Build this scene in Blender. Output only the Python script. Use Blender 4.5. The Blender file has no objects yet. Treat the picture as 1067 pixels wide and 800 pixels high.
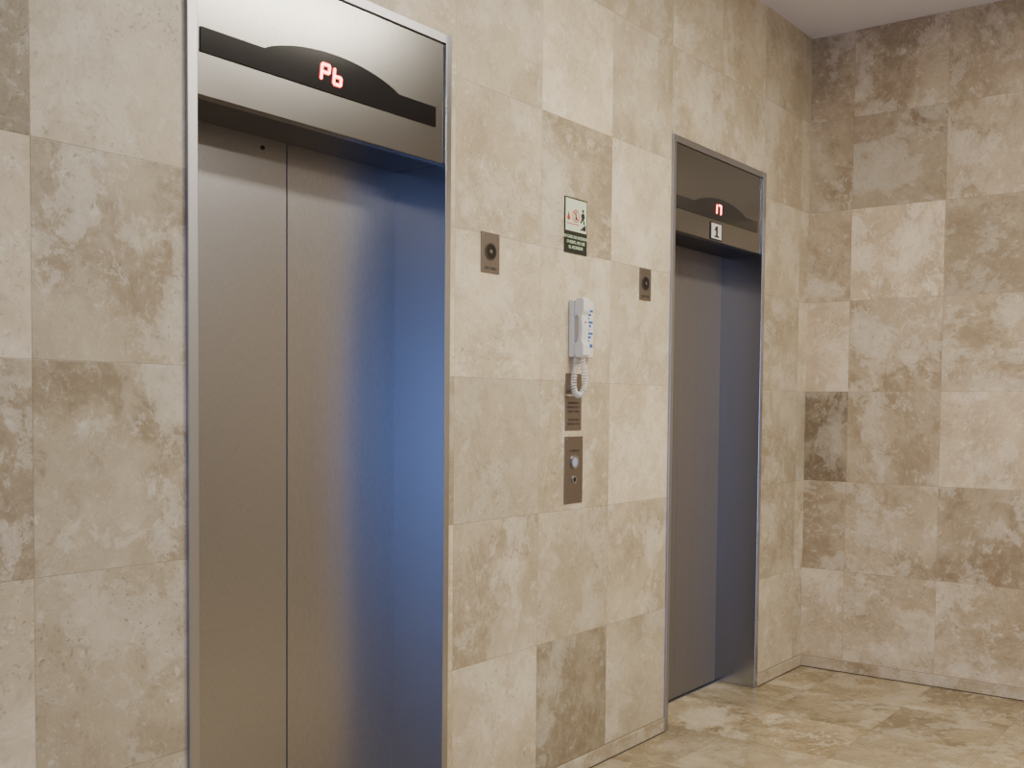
import bpy, bmesh, random
from math import *
from mathutils import Vector, Matrix
random.seed(7)
C=bpy.context.collection

# ---------------------------------------------------------------- materials
class NT:
    def __init__(s,name):
        s.m=bpy.data.materials.new(name); s.m.use_nodes=True
        s.t=s.m.node_tree; s.b=s.t.nodes['Principled BSDF']
    def n(s,typ,**k):
        nd=s.t.nodes.new(typ)
        for a,v in k.items():
            if a in nd.inputs: nd.inputs[a].default_value=v
            else: setattr(nd,a,v)
        return nd
    def l(s,a,b): s.t.links.new(a,b)
    def math(s,op,a,b=None,c=None,clamp=False):
        nd=s.t.nodes.new('ShaderNodeMath'); nd.operation=op; nd.use_clamp=clamp
        for i,v in enumerate((a,b,c)):
            if v is None: continue
            if isinstance(v,(int,float)): nd.inputs[i].default_value=v
            else: s.l(v,nd.inputs[i])
        return nd.outputs[0]
    def ramp(s,f,stops):
        nd=s.t.nodes.new('ShaderNodeValToRGB'); e=nd.color_ramp.elements
        e[0].position=stops[0][0]; e[1].position=stops[-1][0]
        e[0].color=stops[0][1]; e[1].color=stops[-1][1]
        for p,c in stops[1:-1]:
            x=e.new(p); x.color=c
        s.l(f,nd.inputs[0]); return nd.outputs[0]
    def mix(s,f,a,b,mode='MIX'):
        nd=s.t.nodes.new('ShaderNodeMix'); nd.data_type='RGBA'; nd.blend_type=mode
        for sock,v in ((nd.inputs[0],f),(nd.inputs[6],a),(nd.inputs[7],b)):
            if isinstance(v,(int,float)): sock.default_value=v
            elif isinstance(v,tuple): sock.default_value=v
            else: s.l(v,sock)
        return nd.outputs[2]
def c4(r,g,b): return (r,g,b,1)
def g4(v): return (v,v,v,1)

def plain(name,col,rough=.5,metal=0,emit=None,es=0,noise=0):
    M=NT(name); M.b.inputs['Base Color'].default_value=c4(*col)
    M.b.inputs['Roughness'].default_value=rough; M.b.inputs['Metallic'].default_value=metal
    if emit:
        M.b.inputs['Emission Color'].default_value=c4(*emit); M.b.inputs['Emission Strength'].default_value=es
    if noise:
        tc=M.n('ShaderNodeTexCoord'); nz=M.n('ShaderNodeTexNoise',Scale=30.0,Detail=4.0); M.l(tc.outputs['Object'],nz.inputs['Vector'])
        c=M.mix(nz.outputs[0],c4(*[v*(1-noise) for v in col]),c4(*[v*(1+noise) for v in col])); M.l(c,M.b.inputs['Base Color'])
    return M.m

def travertine(name,cols,rough=.35,jw=.0035,jd=.60,gain=1.0,warp=.08,blotch=1.0):
    M=NT(name)
    at=M.n('ShaderNodeAttribute',attribute_name='tile')
    sp=M.n('ShaderNodeSeparateColor'); M.l(at.outputs['Color'],sp.inputs[0])
    br,bl,sd=sp.outputs
    tc=M.n('ShaderNodeTexCoord')
    cb=M.n('ShaderNodeCombineXYZ')
    M.l(M.math('MULTIPLY',sd,53.),cb.inputs[0]);M.l(M.math('MULTIPLY',sd,31.),cb.inputs[1]);M.l(M.math('MULTIPLY',sd,77.),cb.inputs[2])
    rt=M.n('ShaderNodeVectorRotate',rotation_type='AXIS_ANGLE'); rt.inputs['Axis'].default_value=(.577,.577,.577)
    M.l(tc.outputs['Object'],rt.inputs['Vector']); M.l(M.math('MULTIPLY',sd,40.),rt.inputs['Angle'])
    st=M.n('ShaderNodeVectorMath',operation='MULTIPLY'); M.l(rt.outputs[0],st.inputs[0]); st.inputs[1].default_value=(1.15,.80,1.0)
    va=M.n('ShaderNodeVectorMath',operation='ADD'); M.l(st.outputs[0],va.inputs[0]);M.l(cb.outputs[0],va.inputs[1])
    wn=M.n('ShaderNodeTexNoise',Scale=9.0,Detail=6.0); M.l(va.outputs[0],wn.inputs['Vector'])
    ws=M.n('ShaderNodeVectorMath',operation='MULTIPLY_ADD'); M.l(wn.outputs['Color'],ws.inputs[0]); ws.inputs[1].default_value=(warp,)*3; M.l(va.outputs[0],ws.inputs[2])
    P=ws.outputs[0]
    def noise(sc,de,ro,di=0.):
        n=M.n('ShaderNodeTexNoise',Scale=sc,Detail=de,Roughness=ro,Distortion=di); M.l(P,n.inputs['Vector']); return n.outputs[0]
    n1=noise(2.7,12.,.66); n2=noise(20.,10.,.78); n3=noise(4.5,7.,.62,.4); n4=noise(4.2,13.,.72); n5=noise(75.,4.,.65); n6=noise(1.6,4.,.6); n7=noise(5.5,12.,.68); n8=noise(45.,6.,.7)
    cream,tan,brown,light=[c4(*c) for c in cols]
    base=M.mix(M.ramp(n6,[(.38,g4(0)),(.60,g4(1))]),tan,cream)
    base=M.mix(M.math('MULTIPLY',M.ramp(n2,[(.34,g4(1)),(.54,g4(0))]),.50),base,tan)
    base=M.mix(M.math('MULTIPLY',M.ramp(n7,[(.44,g4(0)),(.62,g4(1))]),.32),base,brown)
    hal=M.ramp(n1,[(.41,g4(0)),(.60,g4(1))])
    core=M.ramp(n1,[(.49,g4(0)),(.54,g4(1))])
    core=M.math('MULTIPLY',core,M.ramp(n2,[(.42,g4(1)),(.58,g4(.12))]))
    bm=M.math('ADD',M.math('MULTIPLY',hal,.55),M.math('MULTIPLY',core,.42),clamp=True)
    bm=M.math('MULTIPLY',bm,M.math('MULTIPLY',bl,1.2*blotch),clamp=True)
    base=M.mix(bm,base,brown)
    lm=M.ramp(n4,[(.522,g4(0)),(.540,g4(.55)),(.64,g4(1))])
    base=M.mix(M.math('MULTIPLY',lm,M.math('ADD',M.math('MULTIPLY',bl,.32),.30)),base,light)
    sp2=M.ramp(n2,[(.585,g4(0)),(.62,g4(1))])
    base=M.mix(M.math('MULTIPLY',sp2,.45),base,light)
    base=M.mix(M.math('MULTIPLY',M.ramp(n8,[(.58,g4(0)),(.64,g4(1))]),.22),base,light)
    base=M.mix(M.math('MULTIPLY',M.ramp(n8,[(.36,g4(1)),(.42,g4(0))]),.28),base,brown)
    v=M.math('ABSOLUTE',M.math('SUBTRACT',n3,.5))
    vm=M.math('SUBTRACT',1.,M.math('DIVIDE',v,.006),clamp=True)
    base=M.mix(M.math('MULTIPLY',vm,.25),base,light)
    pit=M.math('MULTIPLY',M.ramp(n5,[(.59,g4(0)),(.65,g4(1))]),M.ramp(n1,[(.44,g4(.15)),(.56,g4(1))]))
    base=M.mix(M.math('MULTIPLY',pit,.75),base,brown)
    k=M.math('MULTIPLY',M.math('ADD',M.math('MULTIPLY',br,.95),.53),gain)
    vs=M.n('ShaderNodeVectorMath',operation='SCALE'); M.l(base,vs.inputs[0]); M.l(k,vs.inputs['Scale'])
    col=vs.outputs[0]
    uv=M.n('ShaderNodeUVMap',uv_map='grid'); s2=M.n('ShaderNodeSeparateXYZ'); M.l(uv.outputs[0],s2.inputs[0])
    ds=[]
    for i in (0,1):
        f=M.math('FRACT',s2.outputs[i]); ds.append(M.math('MINIMUM',f,M.math('SUBTRACT',1.,f)))
    dmin=M.math('MINIMUM',ds[0],ds[1])
    jm=M.math('SUBTRACT',1.,M.math('DIVIDE',dmin,jw),clamp=True)
    wob=M.ramp(n2,[(.35,g4(.35)),(.6,g4(1))])
    jm2=M.math('MULTIPLY',jm,wob)
    col=M.mix(M.math('MULTIPLY',jm2,jd),col,c4(.12,.09,.06))
    M.l(col,M.b.inputs['Base Color'])
    M.l(M.math('ADD',M.math('MULTIPLY',n2,.25),rough-.12),M.b.inputs['Roughness'])
    bp=M.n('ShaderNodeBump',Strength=.3,Distance=.002)
    hgt=M.math('SUBTRACT',M.math('SUBTRACT',n2,M.math('MULTIPLY',pit,.8)),M.math('MULTIPLY',jm,1.0))
    M.l(hgt,bp.inputs['Height']); M.l(bp.outputs[0],M.b.inputs['Normal'])
    return M.m

def steel(name,col=(.56,.55,.56),rough=.3,axis=2,var=.05,metal=1.0):
    M=NT(name); M.b.inputs['Metallic'].default_value=metal
    tc=M.n('ShaderNodeTexCoord'); mp=M.n('ShaderNodeMapping')
    sc=[520,520,520]; sc[axis]=60
    mp.inputs['Scale'].default_value=sc; M.l(tc.outputs['Object'],mp.inputs[0])
    n=M.n('ShaderNodeTexNoise',Scale=1.0,Detail=2.0); M.l(mp.outputs[0],n.inputs['Vector'])
    n2=M.n('ShaderNodeTexNoise',Scale=1.6,Detail=3.0); M.l(tc.outputs['Object'],n2.inputs['Vector'])
    c=M.mix(n.outputs[0],c4(*[v*(1-var*2) for v in col]),c4(*[v*(1+var*2) for v in col])); M.l(c,M.b.inputs['Base Color'])
    M.l(M.math('ADD',M.math('MULTIPLY',n2.outputs[0],.08),rough-.04),M.b.inputs['Roughness'])
    return M.m

TR_WALL=travertine('travertine_wall',[(.70,.61,.44),(.57,.485,.33),(.33,.26,.165),(.86,.80,.66)],blotch=.95)
TR_RIGHT=travertine('travertine_wall_warm',[(.67,.55,.375),(.56,.445,.29),(.30,.22,.125),(.86,.77,.60)])
TR_FLOOR=travertine('travertine_floor_polished',[(.52,.43,.275),(.42,.335,.20),(.22,.165,.09),(.74,.66,.50)],rough=.2)
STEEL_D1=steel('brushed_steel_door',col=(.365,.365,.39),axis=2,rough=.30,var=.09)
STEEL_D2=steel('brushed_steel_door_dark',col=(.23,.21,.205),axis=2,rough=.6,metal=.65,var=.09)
STEELJ=steel('brushed_steel_jamb',col=(.48,.50,.55),axis=2,rough=.21)
STEELS=steel('soffit_shaded_steel',col=(.07,.07,.09),axis=0,rough=.4)  # shadow band under the header, put into a near-black steel colour
STEELH=steel('brushed_steel_fascia',col=(.205,.20,.195),axis=0,rough=.24,var=.03)
STEELF=steel('steel_frame_trim',col=(.42,.42,.45),rough=.40,var=.03)
PLATE=steel('engraved_plate_steel',col=(.27,.24,.22),axis=0,rough=.4)
BLACK=plain('black_acrylic',(.006,.006,.007),.12)
DARK=plain('shaft_dark',(.01,.01,.01),.8)
GROUT=plain('dark_grout',(.07,.055,.04),.9,noise=.4)
GROUT2=plain('thin_grout',(.26,.20,.14),.9,noise=.3)
LED=plain('red_led',(.4,.01,.01),.4,emit=(1,.015,.012),es=7)
LEDH=plain('red_led_core',(.4,.02,.01),.4,emit=(1,.13,.10),es=22)
WHITEP=plain('white_plastic',(.76,.75,.72),.3,noise=.02)
PRINT=plain('black_print',(.02,.02,.02),.5)
ENGR=plain('engraving_fill',(.06,.05,.05),.5)
GREENL=plain('photoluminescent_pale_green',(.70,.78,.58),.35,noise=.03)
SIGNB=plain('sign_black_green',(.012,.018,.014),.35)
SIGNT=plain('sign_pale_text',(.55,.68,.48),.4)
RED=plain('sign_red',(.55,.03,.02),.4)
BLUE=plain('label_blue',(.03,.12,.5),.4)
RUB=plain('dark_lens',(.004,.004,.004),.15)
CEIL=plain('ceiling_paint',(.72,.715,.80),.8,noise=.02)
PLAIN=plain('plaster_wall',(.44,.42,.39),.8,noise=.04)
ALU=steel('aluminium_sill',col=(.3,.3,.3),axis=0,rough=.35)

# ---------------------------------------------------------------- helpers
def link(o,parent=None):
    C.objects.link(o)
    if parent is not None:
        o.parent=parent; o.matrix_parent_inverse=parent.matrix_basis.inverted()
    return o
def empty(name,loc):
    e=bpy.data.objects.new(name,None); e.empty_display_size=.1; e.location=loc
    e.matrix_basis=Matrix.Translation(loc); C.objects.link(e); return e
def mesh_obj(name,bm,mat,parent=None,smooth=False):
    me=bpy.data.meshes.new(name); bmesh.ops.recalc_face_normals(bm,faces=bm.faces); bm.to_mesh(me); bm.free()
    if mat: me.materials.append(mat)
    if smooth:
        for p in me.polygons: p.use_smooth=True
    return link(bpy.data.objects.new(name,me),parent)
def box(name,x0,x1,y0,y1,z0,z1,mat,parent=None,bev=0,seg=2):
    bm=bmesh.new(); bmesh.ops.create_cube(bm,size=1)
    for v in bm.verts:
        v.co=Vector(((x0+x1)/2+v.co.x*(x1-x0),(y0+y1)/2+v.co.y*(y1-y0),(z0+z1)/2+v.co.z*(z1-z0)))
    if bev: bmesh.ops.bevel(bm,geom=list(bm.edges),offset=bev,segments=seg,profile=.5,affect='EDGES')
    return mesh_obj(name,bm,mat,parent)
def prism(name,pts,y0,y1,mat,parent=None,bev=0):
    bm=bmesh.new(); vs=[bm.verts.new((x,y0,z)) for x,z in pts]; f=bm.faces.new(vs)
    r=bmesh.ops.extrude_face_region(bm,geom=[f])
    for v in r['geom']:
        if isinstance(v,bmesh.types.BMVert): v.co.y=y1
    if bev: bmesh.ops.bevel(bm,geom=list(bm.edges),offset=bev,segments=2,profile=.5,affect='EDGES')
    return mesh_obj(name,bm,mat,parent)
def disc(name,x,z,r,y0,y1,mat,parent=None,n=32,bev=0):
    return prism(name,[(x+r*cos(2*pi*i/n),z+r*sin(2*pi*i/n)) for i in range(n)],y0,y1,mat,parent,bev)
def ring(name,x,z,r0,r1,y0,y1,mat,parent=None,n=40):
    bm=bmesh.new(); L=[]
    for i in range(n):
        a=2*pi*i/n; c,s=cos(a),sin(a)
        L.append([bm.verts.new((x+r*c,y,z+r*s)) for r,y in ((r1,y1),(r1,y0),(r0,y0),(r0,y1))])
    for i in range(n):
        A,B=L[i],L[(i+1)%n]
        for k in range(4): bm.faces.new((A[k],A[(k+1)%4],B[(k+1)%4],B[k]))
    return mesh_obj(name,bm,mat,parent)
def text(name,s,x,z,size,y,mat,parent=None,align='CENTER',sp=1.0,bold=0):
    t=bpy.data.curves.new(name,'FONT'); t.body=s; t.size=size; t.align_x=align; t.align_y='CENTER'; t.extrude=.0003; t.space_line=sp; t.offset=bold
    t.materials.append(mat)
    o=bpy.data.objects.new(name,t); o.location=(x,y,z); o.rotation_euler=(pi/2,0,0)
    return link(o,parent)

# ---------------------------------------------------------------- tiled surfaces
TW,TH,ZB=.455,.46,.06
def tiled(name,ucuts,vcuts,fn,u0,v0,tw,th,mat,holes=(),over={},seed=1,brown=(.25,.8),bri=(.25,.75)):
    rnd=random.Random(seed); tiles={}
    def tile(i,j):
        if (i,j) not in tiles:
            b=rnd.uniform(*bri); g=rnd.uniform(*brown); s=rnd.random()
            if (i,j) in over:
                o=over[(i,j)]; b=o[0]; g=o[1]; s=o[2] if len(o)>2 else s
            tiles[(i,j)]=(b,g,s)
        return tiles[(i,j)]
    def cuts(lo,hi,o,st,extra):
        c={round(lo,5),round(hi,5)}|{round(e,5) for e in extra if lo<e<hi}
        k=ceil((lo-o)/st)
        while o+k*st<hi:
            c.add(round(o+k*st,5)); k+=1
        c=sorted(c); r=[c[0]]
        for v in c[1:]:
            if v-r[-1]>.0005: r.append(v)
        return r
    us=cuts(*ucuts,u0,tw,[h for H in holes for h in H[:2]]); vs=cuts(*vcuts,v0,th,[h for H in holes for h in H[2:]])
    verts=[];idx={};faces=[];att=[];uvs=[]
    def V(u,v):
        k=(u,v)
        if k not in idx: idx[k]=len(verts); verts.append(fn(u,v))
        return idx[k]
    for a,b in zip(us,us[1:]):
        for c,d in zip(vs,vs[1:]):
            mu,mv=(a+b)/2,(c+d)/2
            if any(H[0]<mu<H[1] and H[2]<mv<H[3] for H in holes): continue
            faces.append((V(a,c),V(b,c),V(b,d),V(a,d)))
            att.append(tile(floor((mu-u0)/tw+1e-6),floor((mv-v0)/th+1e-6)))
            uvs.append([((p-u0)/tw,(q-v0)/th) for p,q in ((a,c),(b,c),(b,d),(a,d))])
    me=bpy.data.meshes.new(name); me.from_pydata(verts,[],faces)
    ca=me.color_attributes.new('tile','FLOAT_COLOR','CORNER'); uv=me.uv_layers.new(name='grid')
    for p,a,q in zip(me.polygons,att,uvs):
        for li,w in zip(p.loop_indices,q):
            ca.data[li].color=(a[0],a[1],a[2],1); uv.data[li].uv=w
    me.materials.append(mat); me.update()
    return link(bpy.data.objects.new(name,me))

XC=5.3955; ZC=3.2515; XL=-4.2; YF=-5.2
E1=(1.567,2.520); E2=(3.920,4.837); HF=2.468
OV={(0,4):(.48,.15),(0,3):(.43,.80),(0,2):(.36,.95),(0,1):(.36,.40),(0,0):(.38,.3),(0,5):(.45,.3),
    (-1,4):(.20,.9),(-1,3):(.55,.15),(-1,2):(.36,.8),(-1,1):(.50,.15),(-1,0):(.24,.8),
    (3,5):(.56,.3),(3,4):(.53,.35),(3,3):(.58,.30),(3,2):(.30,.15),(3,1):(.42,.70),(3,0):(.55,.2),
    (4,6):(.50,.4),(4,5):(.76,.10),(4,4):(.40,.75),(4,3):(.56,.35),(4,2):(.48,.45),(4,1):(.38,.2),(4,0):(.17,.85),
    (5,6):(.5,.4),(5,5):(.48,.4),(5,4):(.62,.2),(5,3):(.52,.3),(5,2):(.68,.15),(5,1):(.50,.65),(5,0):(.36,.35),
    (6,5):(.5,.5),(7,5):(.55,.4),(6,6):(.6,.3),(8,5):(.5,.4),(8,4):(.52,.3),(8,3):(.43,.5),(8,2):(.40,.6),(8,1):(.38,.6),(8,0):(.48,.4)}
tiled('wall_back',(XL,XC),(0,ZC),lambda u,v:(u,0,v),1.187,ZB,TW,TH,TR_WALL,
      holes=[(E1[0]+.004,E1[1]-.004,-1,HF-.004),(E2[0]+.004,E2[1]-.004,-1,HF-.004)],seed=23,brown=(.2,.7),over=OV)
OR={(0,2):(.10,1.0),(0,1):(.36,.7),(0,0):(.6,.3),(0,3):(.62,.3),(0,4):(.42,.5),(0,5):(.33,.7),
    (-1,5):(.18,.9),(-1,4):(.74,.6),(-1,3):(.45,.8),(-1,2):(.38,.6),(-1,1):(.45,.6),(-1,0):(.52,.4),(-1,6):(.36,.7),
    (-2,5):(.36,.6),(-2,4):(.22,.5),(-2,3):(.44,.6),(-2,2):(.60,.35),(-2,1):(.34,.8),(-2,0):(.52,.5)}
tiled('wall_right',(YF,0),(0,ZC),lambda u,v:(XC,u,v),-.225,ZB,TW,TH,TR_RIGHT,seed=17,brown=(.5,1.0),over=OR)
tiled('floor',(XL,XC+0),(YF,.22),lambda u,v:(u,v,0),1.187+.1,-.22,TW,TW,TR_FLOOR,seed=9,brown=(.35,1.0))
def quad(name,vs,mat):
    me=bpy.data.meshes.new(name); me.from_pydata(vs,[],[(0,1,2,3)]); me.materials.append(mat); return link(bpy.data.objects.new(name,me))
quad('ceiling',[(XL,YF,ZC),(XC,YF,ZC),(XC,0,ZC),(XL,0,ZC)],CEIL)
quad('wall_front',[(XL,YF,0),(XC,YF,0),(XC,YF,ZC),(XL,YF,ZC)],PLAIN)
WY0,WY1,WZ1=-4.9,-1.6,2.35
bm=bmesh.new()
for a,b,c,d in ((YF,WY0,0,ZC),(WY1,0,0,ZC),(WY0,WY1,WZ1,ZC)):
    bm.faces.new([bm.verts.new(p) for p in ((XL,a,c),(XL,b,c),(XL,b,d),(XL,a,d))])
mesh_obj('wall_left',bm,PLAIN)
w=empty('window_1',(XL,(WY0+WY1)/2,0))
for i in range(4):
    y=WY0+(WY1-WY0)*i/3
    box('mullion_%d'%i,XL-.03,XL+.03,y-.025,y+.025,0,WZ1,STEELF,w,.003)
box('transom_top',XL-.03,XL+.03,WY0,WY1,WZ1-.05,WZ1,STEELF,w,.003)
box('transom_mid',XL-.03,XL+.03,WY0,WY1,2.05,2.09,STEELF,w,.003)

def skirting(name,a,b,axis):
    if axis=='x': o=box(name,a,b,-.008,0,0,ZB-.002,TR_WALL,None,.002)
    else: o=box(name,XC-.008,XC,a,b,0,ZB-.002,TR_RIGHT,None,.002)
    me=o.data; ca=me.color_attributes.new('tile','FLOAT_COLOR','CORNER'); uv=me.uv_layers.new(name='grid')
    for p in me.polygons:
        for li in p.loop_indices:
            co=me.vertices[me.loops[li].vertex_index].co
            u=(co.x-1.187)/TW if axis=='x' else (co.y+.225)/TW
            ca.data[li].color=(.36,.7,.37,1); uv.data[li].uv=(u,.5)
    for kk,(z0,z1,t,g) in enumerate(((0,.004,.0105,GROUT),(ZB-.003,ZB,.003,GROUT2))):
        if axis=='x': box('grout_%d'%kk,a,b,-t,0,z0,z1,g,o)
        else: box('grout_%d'%kk,XC-t,XC,a,b,z0,z1,g,o)
skirting('baseboard_back',XL,E1[0],'x'); skirting('baseboard_back.001',E1[1],E2[0],'x'); skirting('baseboard_back.002',E2[1],XC-.01,'x')
skirting('baseboard_right',YF,0,'y')

# ---------------------------------------------------------------- elevators
def seg(name,p,q,t,y,mat,parent):
    (x0,z0),(x1,z1)=p,q; d=Vector((x1-x0,z1-z0)); d.normalize(); n=Vector((-d.y,d.x))*t/2
    h=t*.5; a=Vector((x0,z0))+d*h*.2; b=Vector((x1,z1))-d*h*.2
    pts=[(a.x+n.x,a.y+n.y),(b.x+n.x,b.y+n.y),(b.x+d.x*h*.6,b.y+d.y*h*.6),(b.x-n.x,b.y-n.y),(a.x-n.x,a.y-n.y),(a.x-d.x*h*.6,a.y-d.y*h*.6)]
    return prism(name,pts,y-.0015,y,mat,parent)
def glyph(segs,x,z,w,h,t,slant,y,parent,tag):
    P={'a':((0,1),(1,1)),'b':((1,1),(1,.5)),'c':((1,.5),(1,0)),'d':((0,0),(1,0)),'e':((0,.5),(0,0)),'f':((0,1),(0,.5)),'g':((0,.5),(1,.5)),'s':((.42,1),(1,1))}
    for s in segs:
        (a,b),(c,d)=P[s]
        p=(x+a*w+b*h*slant,z+b*h); q=(x+c*w+d*h*slant,z+d*h)
        seg('led_%s_%s'%(tag,s),p,q,t,y,LED,parent)
        seg('led_core_%s_%s'%(tag,s),p,q,t*.5,y-.0014,LEDH,parent)

def elevator(name,X,z_bot,z_sh,z_pk,ends,sideL,sideR,door):
    xl,xr=X; il,ir=xl+sideL,xr-sideR; xm=(il+ir)/2; D=.20
    e=empty(name,(xm,0,0))
    yf=-.010
    box('jamb_left',xl,il,yf,D+.03,0,HF,STEELF,e,.0015)
    box('jamb_right',ir,xr,yf,D+.03,0,HF,STEELJ,e,.0015)
    box('frame_top',il+.0005,ir-.0005,yf+.0005,D,HF-.028,HF-.001,STEELF,e,.001)
    box('header_fascia',il+.0005,ir-.0005,-.002,.03,2.082,HF-.0285,STEELH,e,.002)
    box('soffit',il+.0005,ir-.0005,.03,D,2.083,2.15,STEELS,e,.001)
    half=.245; n=28
    arch=[]
    for i in range(n+1):
        u=1-2*i/n
        arch.append((xm+half*u,z_sh+(z_pk-z_sh)*(1-abs(u)**2.0)**.85))
    pts=[(ends[0],z_bot),(ends[1],z_bot),(ends[1],z_sh),(xm+half+.012,z_sh)]+arch+[(xm-half-.012,z_sh),(ends[0],z_sh)]
    cl=[]
    for p in pts:
        if not cl or (abs(p[0]-cl[-1][0])+abs(p[1]-cl[-1][1]))>1e-4: cl.append(p)
    prism('display_panel',cl,-.006,-.0025,BLACK,e)
    zt=2.10
    box('door_panel_left',il-.01,xm+.0065,D,D+.025,.006,zt,door,e,.0015)
    box('door_panel_right',xm+.0105,ir+.01,D+.001,D+.026,.006,zt,door,e,.0015)
    box('shaft_backing',xl,xr,D+.04,D+.05,0,HF,DARK,e)
    box('sill',il,ir,D-.012,D+.03,0.0,.004,ALU,e,.001)
    return e,xm,il,ir
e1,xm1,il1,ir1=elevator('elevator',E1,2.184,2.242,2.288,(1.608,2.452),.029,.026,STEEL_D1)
glyph('efabg',1.989,2.212,.027,.041,.0100,.10,-.006,e1,'P')
glyph('fedcg',2.034,2.210,.026,.041,.0100,.10,-.006,e1,'b')
disc('release_keyhole',1.965,2.055,.006,.197,.202,DARK,e1,16)
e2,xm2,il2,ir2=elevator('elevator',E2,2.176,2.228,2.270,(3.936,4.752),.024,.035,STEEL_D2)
glyph('efsbc',4.322,2.203,.040,.038,.009,.04,-.006,e2,'n')
box('number_plate_border',4.270,4.380,-.0055,-.002,2.087,2.163,PRINT,e2,.001)
box('number_plate',4.277,4.373,-.0062,-.002,2.092,2.158,WHITEP,e2,.001)
prism('number_one',[(4.318,2.106),(4.318,2.130),(4.306,2.124),(4.306,2.134),(4.322,2.148),(4.336,2.148),(4.336,2.106),(4.348,2.106),(4.348,2.099),(4.304,2.099),(4.304,2.106)],-.0068,-.006,PRINT,e2)

# ---------------------------------------------------------------- key switch plates
def keyplate(x0,x1,z0,z1):
    xm=(x0+x1)/2; zc=z0+(z1-z0)*.53
    e=empty('key_switch_plate',(xm,0,(z0+z1)/2))
    box('plate',x0,x1,-.004,0,z0,z1,PLATE,e,.001)
    ring('switch_ring',xm,zc,.024,.028,-.006,-.004,ENGR,e)
    disc('switch_face',xm,zc,.0245,-.0055,-.004,RUB,e)
    disc('key_cylinder',xm,zc,.007,-.0075,-.0055,PLATE,e,20,.0008)
    text('label','USO FRIO',xm,z0+.014,.014,-.0044,ENGR,e)
    for sx in (x0+.008,x1-.008): disc('screw',sx,z1-.008,.0025,-.005,-.004,STEELF,e,12)
keyplate(2.678,2.772,1.778,1.906)
keyplate(3.672,3.760,1.774,1.898)

# ---------------------------------------------------------------- evacuation sign
s=empty('emergency_sign',(3.218,0,2.0))
box('backing',3.146,3.290,-.003,0,1.897,2.093,SIGNB,s)
box('pictogram_field',3.151,3.285,-.0036,-.003,1.975,2.088,GREENL,s)
ring('prohibition_ring',3.216,2.030,.019,.0225,-.0042,-.0036,RED,s)
prism('prohibition_bar',[(3.201,2.044),(3.204,2.047),(3.232,2.016),(3.229,2.013)],-.0044,-.0036,RED,s)
disc('person_head',3.216,2.042,.0035,-.0040,-.0036,PRINT,s,14)
prism('person_body',[(3.211,2.037),(3.221,2.037),(3.220,2.026),(3.221,2.015),(3.217,2.015),(3.216,2.024),(3.215,2.015),(3.211,2.015),(3.212,2.026)],-.0040,-.0036,PRINT,s)
prism('flame_icon',[(3.164,2.012),(3.160,2.020),(3.165,2.030),(3.169,2.042),(3.174,2.030),(3.179,2.020),(3.175,2.012)],-.0042,-.0036,RED,s)
disc('figure_head',3.262,2.054,.006,-.0042,-.0036,PRINT,s,16)
prism('figure_body',[(3.256,2.046),(3.268,2.046),(3.274,2.030),(3.266,2.024),(3.274,2.008),(3.266,2.006),(3.259,2.022),(3.250,2.008),(3.244,2.012),(3.254,2.028),(3.248,2.036)],-.0042,-.0036,PRINT,s)
prism('stairs_icon',[(3.246,1.984),(3.280,1.984),(3.280,2.004),(3.270,2.004),(3.270,1.998),(3.258,1.998),(3.258,1.990),(3.246,1.990)],-.0042,-.0036,PRINT,s)
box('base_line',3.158,3.236,-.0040,-.0036,1.999,2.002,RED,s)
text('sign_text','EN CASO DE INCENDIO\nO SISMO, NO USE\nEL ASCENSOR',3.218,1.936,.0145,-.0034,SIGNT,s,sp=1.25,bold=.0003)

# ---------------------------------------------------------------- wall phone
p=empty('wall_telephone',(3.245,0,1.63))
def side_profile(name,prof,x0,x1,mat,parent,bev):
    bm=bmesh.new(); vs=[bm.verts.new((x0,y,z)) for y,z in prof]; f=bm.faces.new(vs)
    r=bmesh.ops.extrude_face_region(bm,geom=[f])
    for v in r['geom']:
        if isinstance(v,bmesh.types.BMVert): v.co.x=x1
    bmesh.ops.bevel(bm,geom=list(bm.edges),offset=bev,segments=3,profile=.5,affect='EDGES')
    return mesh_obj(name,bm,mat,parent,False)
box('base',3.180,3.312,-.024,0,1.527,1.732,WHITEP,p,.006,3)
box('cradle_top',3.184,3.228,-.032,-.02,1.672,1.722,WHITEP,p,.004)
box('cradle_bottom',3.184,3.228,-.032,-.02,1.535,1.580,WHITEP,p,.004)
hp=[(-.030,1.735),(-.056,1.738),(-.066,1.730),(-.066,1.690),(-.058,1.674),(-.062,1.63),(-.058,1.586),(-.066,1.570),(-.066,1.533),(-.056,1.525),(-.030,1.527),(-.030,1.574),(-.042,1.592),(-.045,1.63),(-.042,1.668),(-.030,1.686)]
side_profile('handset',hp,3.179,3.221,WHITEP,p,.0035)
box('info_label',3.236,3.306,-.0246,-.0238,1.560,1.706,plain('label_white',(.72,.74,.76),.4),p)
for k in range(9):
    zz=1.698-k*.0135
    box('label_line_%d'%k,3.240,3.302-.012*(k%3),-.0250,-.0245,zz-.005,zz+.003,BLUE,p)
box('label_bar',3.240,3.302,-.0250,-.0245,1.566,1.578,BLUE,p)
disc('call_lamp',3.196,1.65,.0022,-.0665,-.060,RED,p,12)
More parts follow.
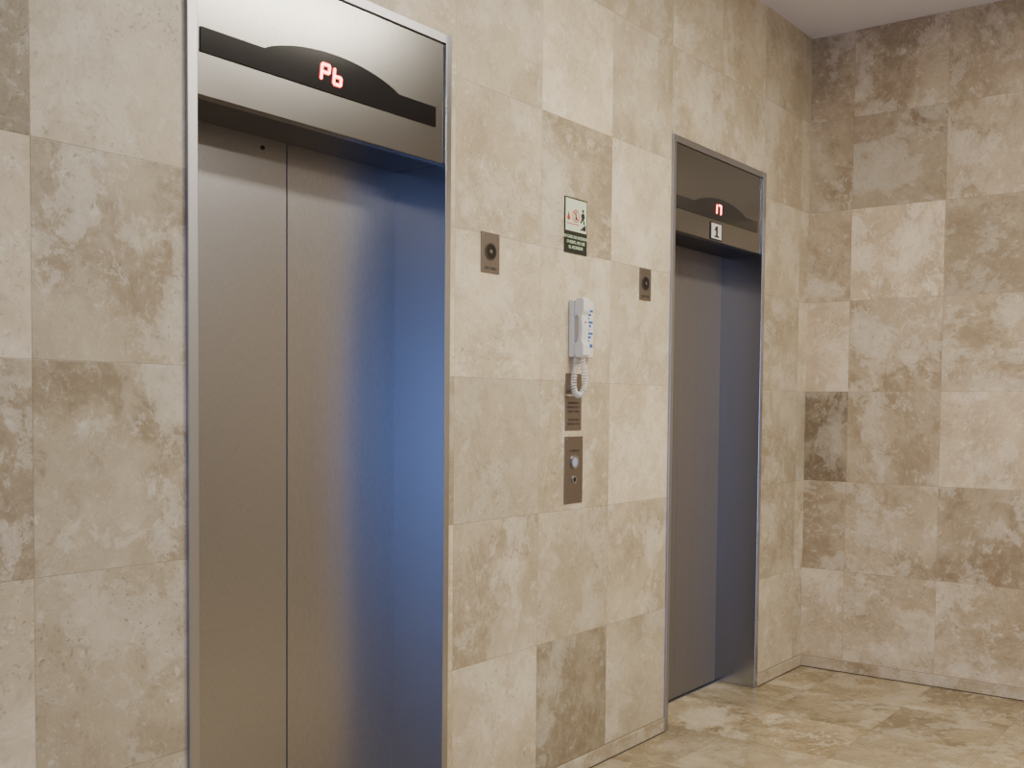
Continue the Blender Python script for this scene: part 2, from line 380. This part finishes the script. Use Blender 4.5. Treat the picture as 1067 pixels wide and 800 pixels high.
def cord():
    ctrl=[Vector(q) for q in ((3.204,-.048,1.530),(3.208,-.046,1.500),(3.232,-.040,1.455),(3.226,-.038,1.415),(3.200,-.036,1.392),(3.172,-.036,1.405),(3.168,-.034,1.440),(3.188,-.026,1.480),(3.206,-.018,1.512),(3.206,-.014,1.530))]
    def cat(t):
        n=len(ctrl)-1; i=min(int(t*n),n-1); f=t*n-i
        P0=ctrl[max(i-1,0)];P1=ctrl[i];P2=ctrl[i+1];P3=ctrl[min(i+2,n)]
        return .5*((2*P1)+(P2-P0)*f+(2*P0-5*P1+4*P2-P3)*f*f+(3*P1-P0-3*P2+P3)*f**3)
    N=1100; turns=38; pts=[]
    ref=Vector((0,1,0))
    for i in range(N+1):
        t=i/N; c=cat(t); T=(cat(min(t+.002,1))-cat(max(t-.002,0))).normalized()
        A=T.cross(ref).normalized(); B=T.cross(A)
        env=min(1,t*18,(1-t)*18); a=2*pi*turns*t
        pts.append(c+(A*cos(a)+B*sin(a))*.0085*env)
    cu=bpy.data.curves.new('coiled_cord','CURVE'); cu.dimensions='3D'; cu.bevel_depth=.0024; cu.bevel_resolution=2
    sp=cu.splines.new('POLY'); sp.points.add(len(pts)-1)
    for q,v in zip(sp.points,pts): q.co=(*v,1)
    cu.materials.append(WHITEP)
    link(bpy.data.objects.new('coiled_cord',cu),p)
cord()

# ---------------------------------------------------------------- instruction plates
q=empty('instruction_plate',(3.215,0,1.36))
box('plate_upper',3.164,3.267,-.003,0,1.396,1.470,PLATE,q,.0008)
box('plate_lower',3.164,3.267,-.003,0,1.266,1.390,PLATE,q,.0008)
text('engraved_text_upper','EMERGENCIA',3.215,1.406,.014,-.0034,ENGR,q)
text('engraved_text_lower','INTERFONO\nDESCUELGUE Y\nESPERE TONO\n\nELEVADORES\nSERVICIO 24 H',3.215,1.326,.0115,-.0034,ENGR,q,sp=1.3)

# ---------------------------------------------------------------- call button panel
k=empty('call_button_panel',(3.22,0,1.12))
box('plate',3.162,3.278,-.004,0,1.003,1.244,PLATE,k,.001)
ring('button_ring',3.222,1.152,.017,.024,-.009,-.004,STEELF,k)
disc('button_cap',3.222,1.152,.0172,-.008,-.004,plain('button_blue_white',(.35,.42,.6),.3),k,32,.001)
ring('key_ring',3.222,1.088,.009,.014,-.007,-.004,STEELF,k)
disc('key_core',3.222,1.088,.0092,-.006,-.004,RUB,k)
text('arrow_label','LLAMADA',3.222,1.192,.014,-.0044,ENGR,k)
for sx in (3.172,3.268):
    for sz in (1.012,1.235): disc('screw',sx,sz,.0025,-.005,-.004,STEELF,k,12)

# ---------------------------------------------------------------- lights
def area(name,loc,rot,sx,sy,power,col):
    l=bpy.data.lights.new(name,'AREA'); l.shape='RECTANGLE'; l.size=sx; l.size_y=sy; l.energy=power; l.color=col
    o=bpy.data.objects.new(name,l); o.location=loc; o.rotation_euler=rot; C.objects.link(o); return o
def ceiling_light(x,y,sx,sy,power,col):
    e=empty('ceiling_light',(x,y,ZC))
    box('housing',x-sx/2-.03,x+sx/2+.03,y-sy/2-.03,y+sy/2+.03,ZC-.04,ZC,WHITEP,e,.004)
    o=area('diffuser_lamp',(x,y,ZC-.045),(0,0,0),sx,sy,power,col)
    o.parent=e; o.matrix_parent_inverse=e.matrix_basis.inverted()
WARM=(1,.92,.76)
ceiling_light(3.3,-1.7,1.2,.3,84,WARM)
ceiling_light(0.2,-2.4,1.2,.3,16,WARM)
ceiling_light(3.3,-3.9,1.2,.3,74,WARM)
ceiling_light(-2.2,-2.5,1.2,.3,22,WARM)
area('entrance_daylight',(XL-.15,(WY0+WY1)/2,WZ1/2),(0,-pi/2,0),WZ1,WY1-WY0,145,(.25,.43,1))
wd=bpy.data.worlds.new('world'); bpy.context.scene.world=wd; wd.use_nodes=True
wd.node_tree.nodes['Background'].inputs[0].default_value=(.45,.6,1,1); wd.node_tree.nodes['Background'].inputs[1].default_value=.6

# ---------------------------------------------------------------- camera
f,cy,yaw,pt,ro,d=1116.9342,470.4233,0.6452,-0.0421,0.0088,2.1475
fw=Vector((cos(yaw)*cos(pt),sin(yaw)*cos(pt),sin(pt))); r=Vector((sin(yaw),-cos(yaw),0)); u=r.cross(fw)
r2=cos(ro)*r+sin(ro)*u; u2=-sin(ro)*r+cos(ro)*u
cam=bpy.data.cameras.new('camera'); co=bpy.data.objects.new('camera',cam); C.objects.link(co)
m=Matrix((r2,u2,-fw)).transposed().to_4x4(); m.translation=(0,-d,1.35); co.matrix_world=m
cam.sensor_width=36; cam.lens=f/1067*36; cam.shift_y=(cy-400)/1067; cam.clip_start=.02
bpy.context.scene.camera=co
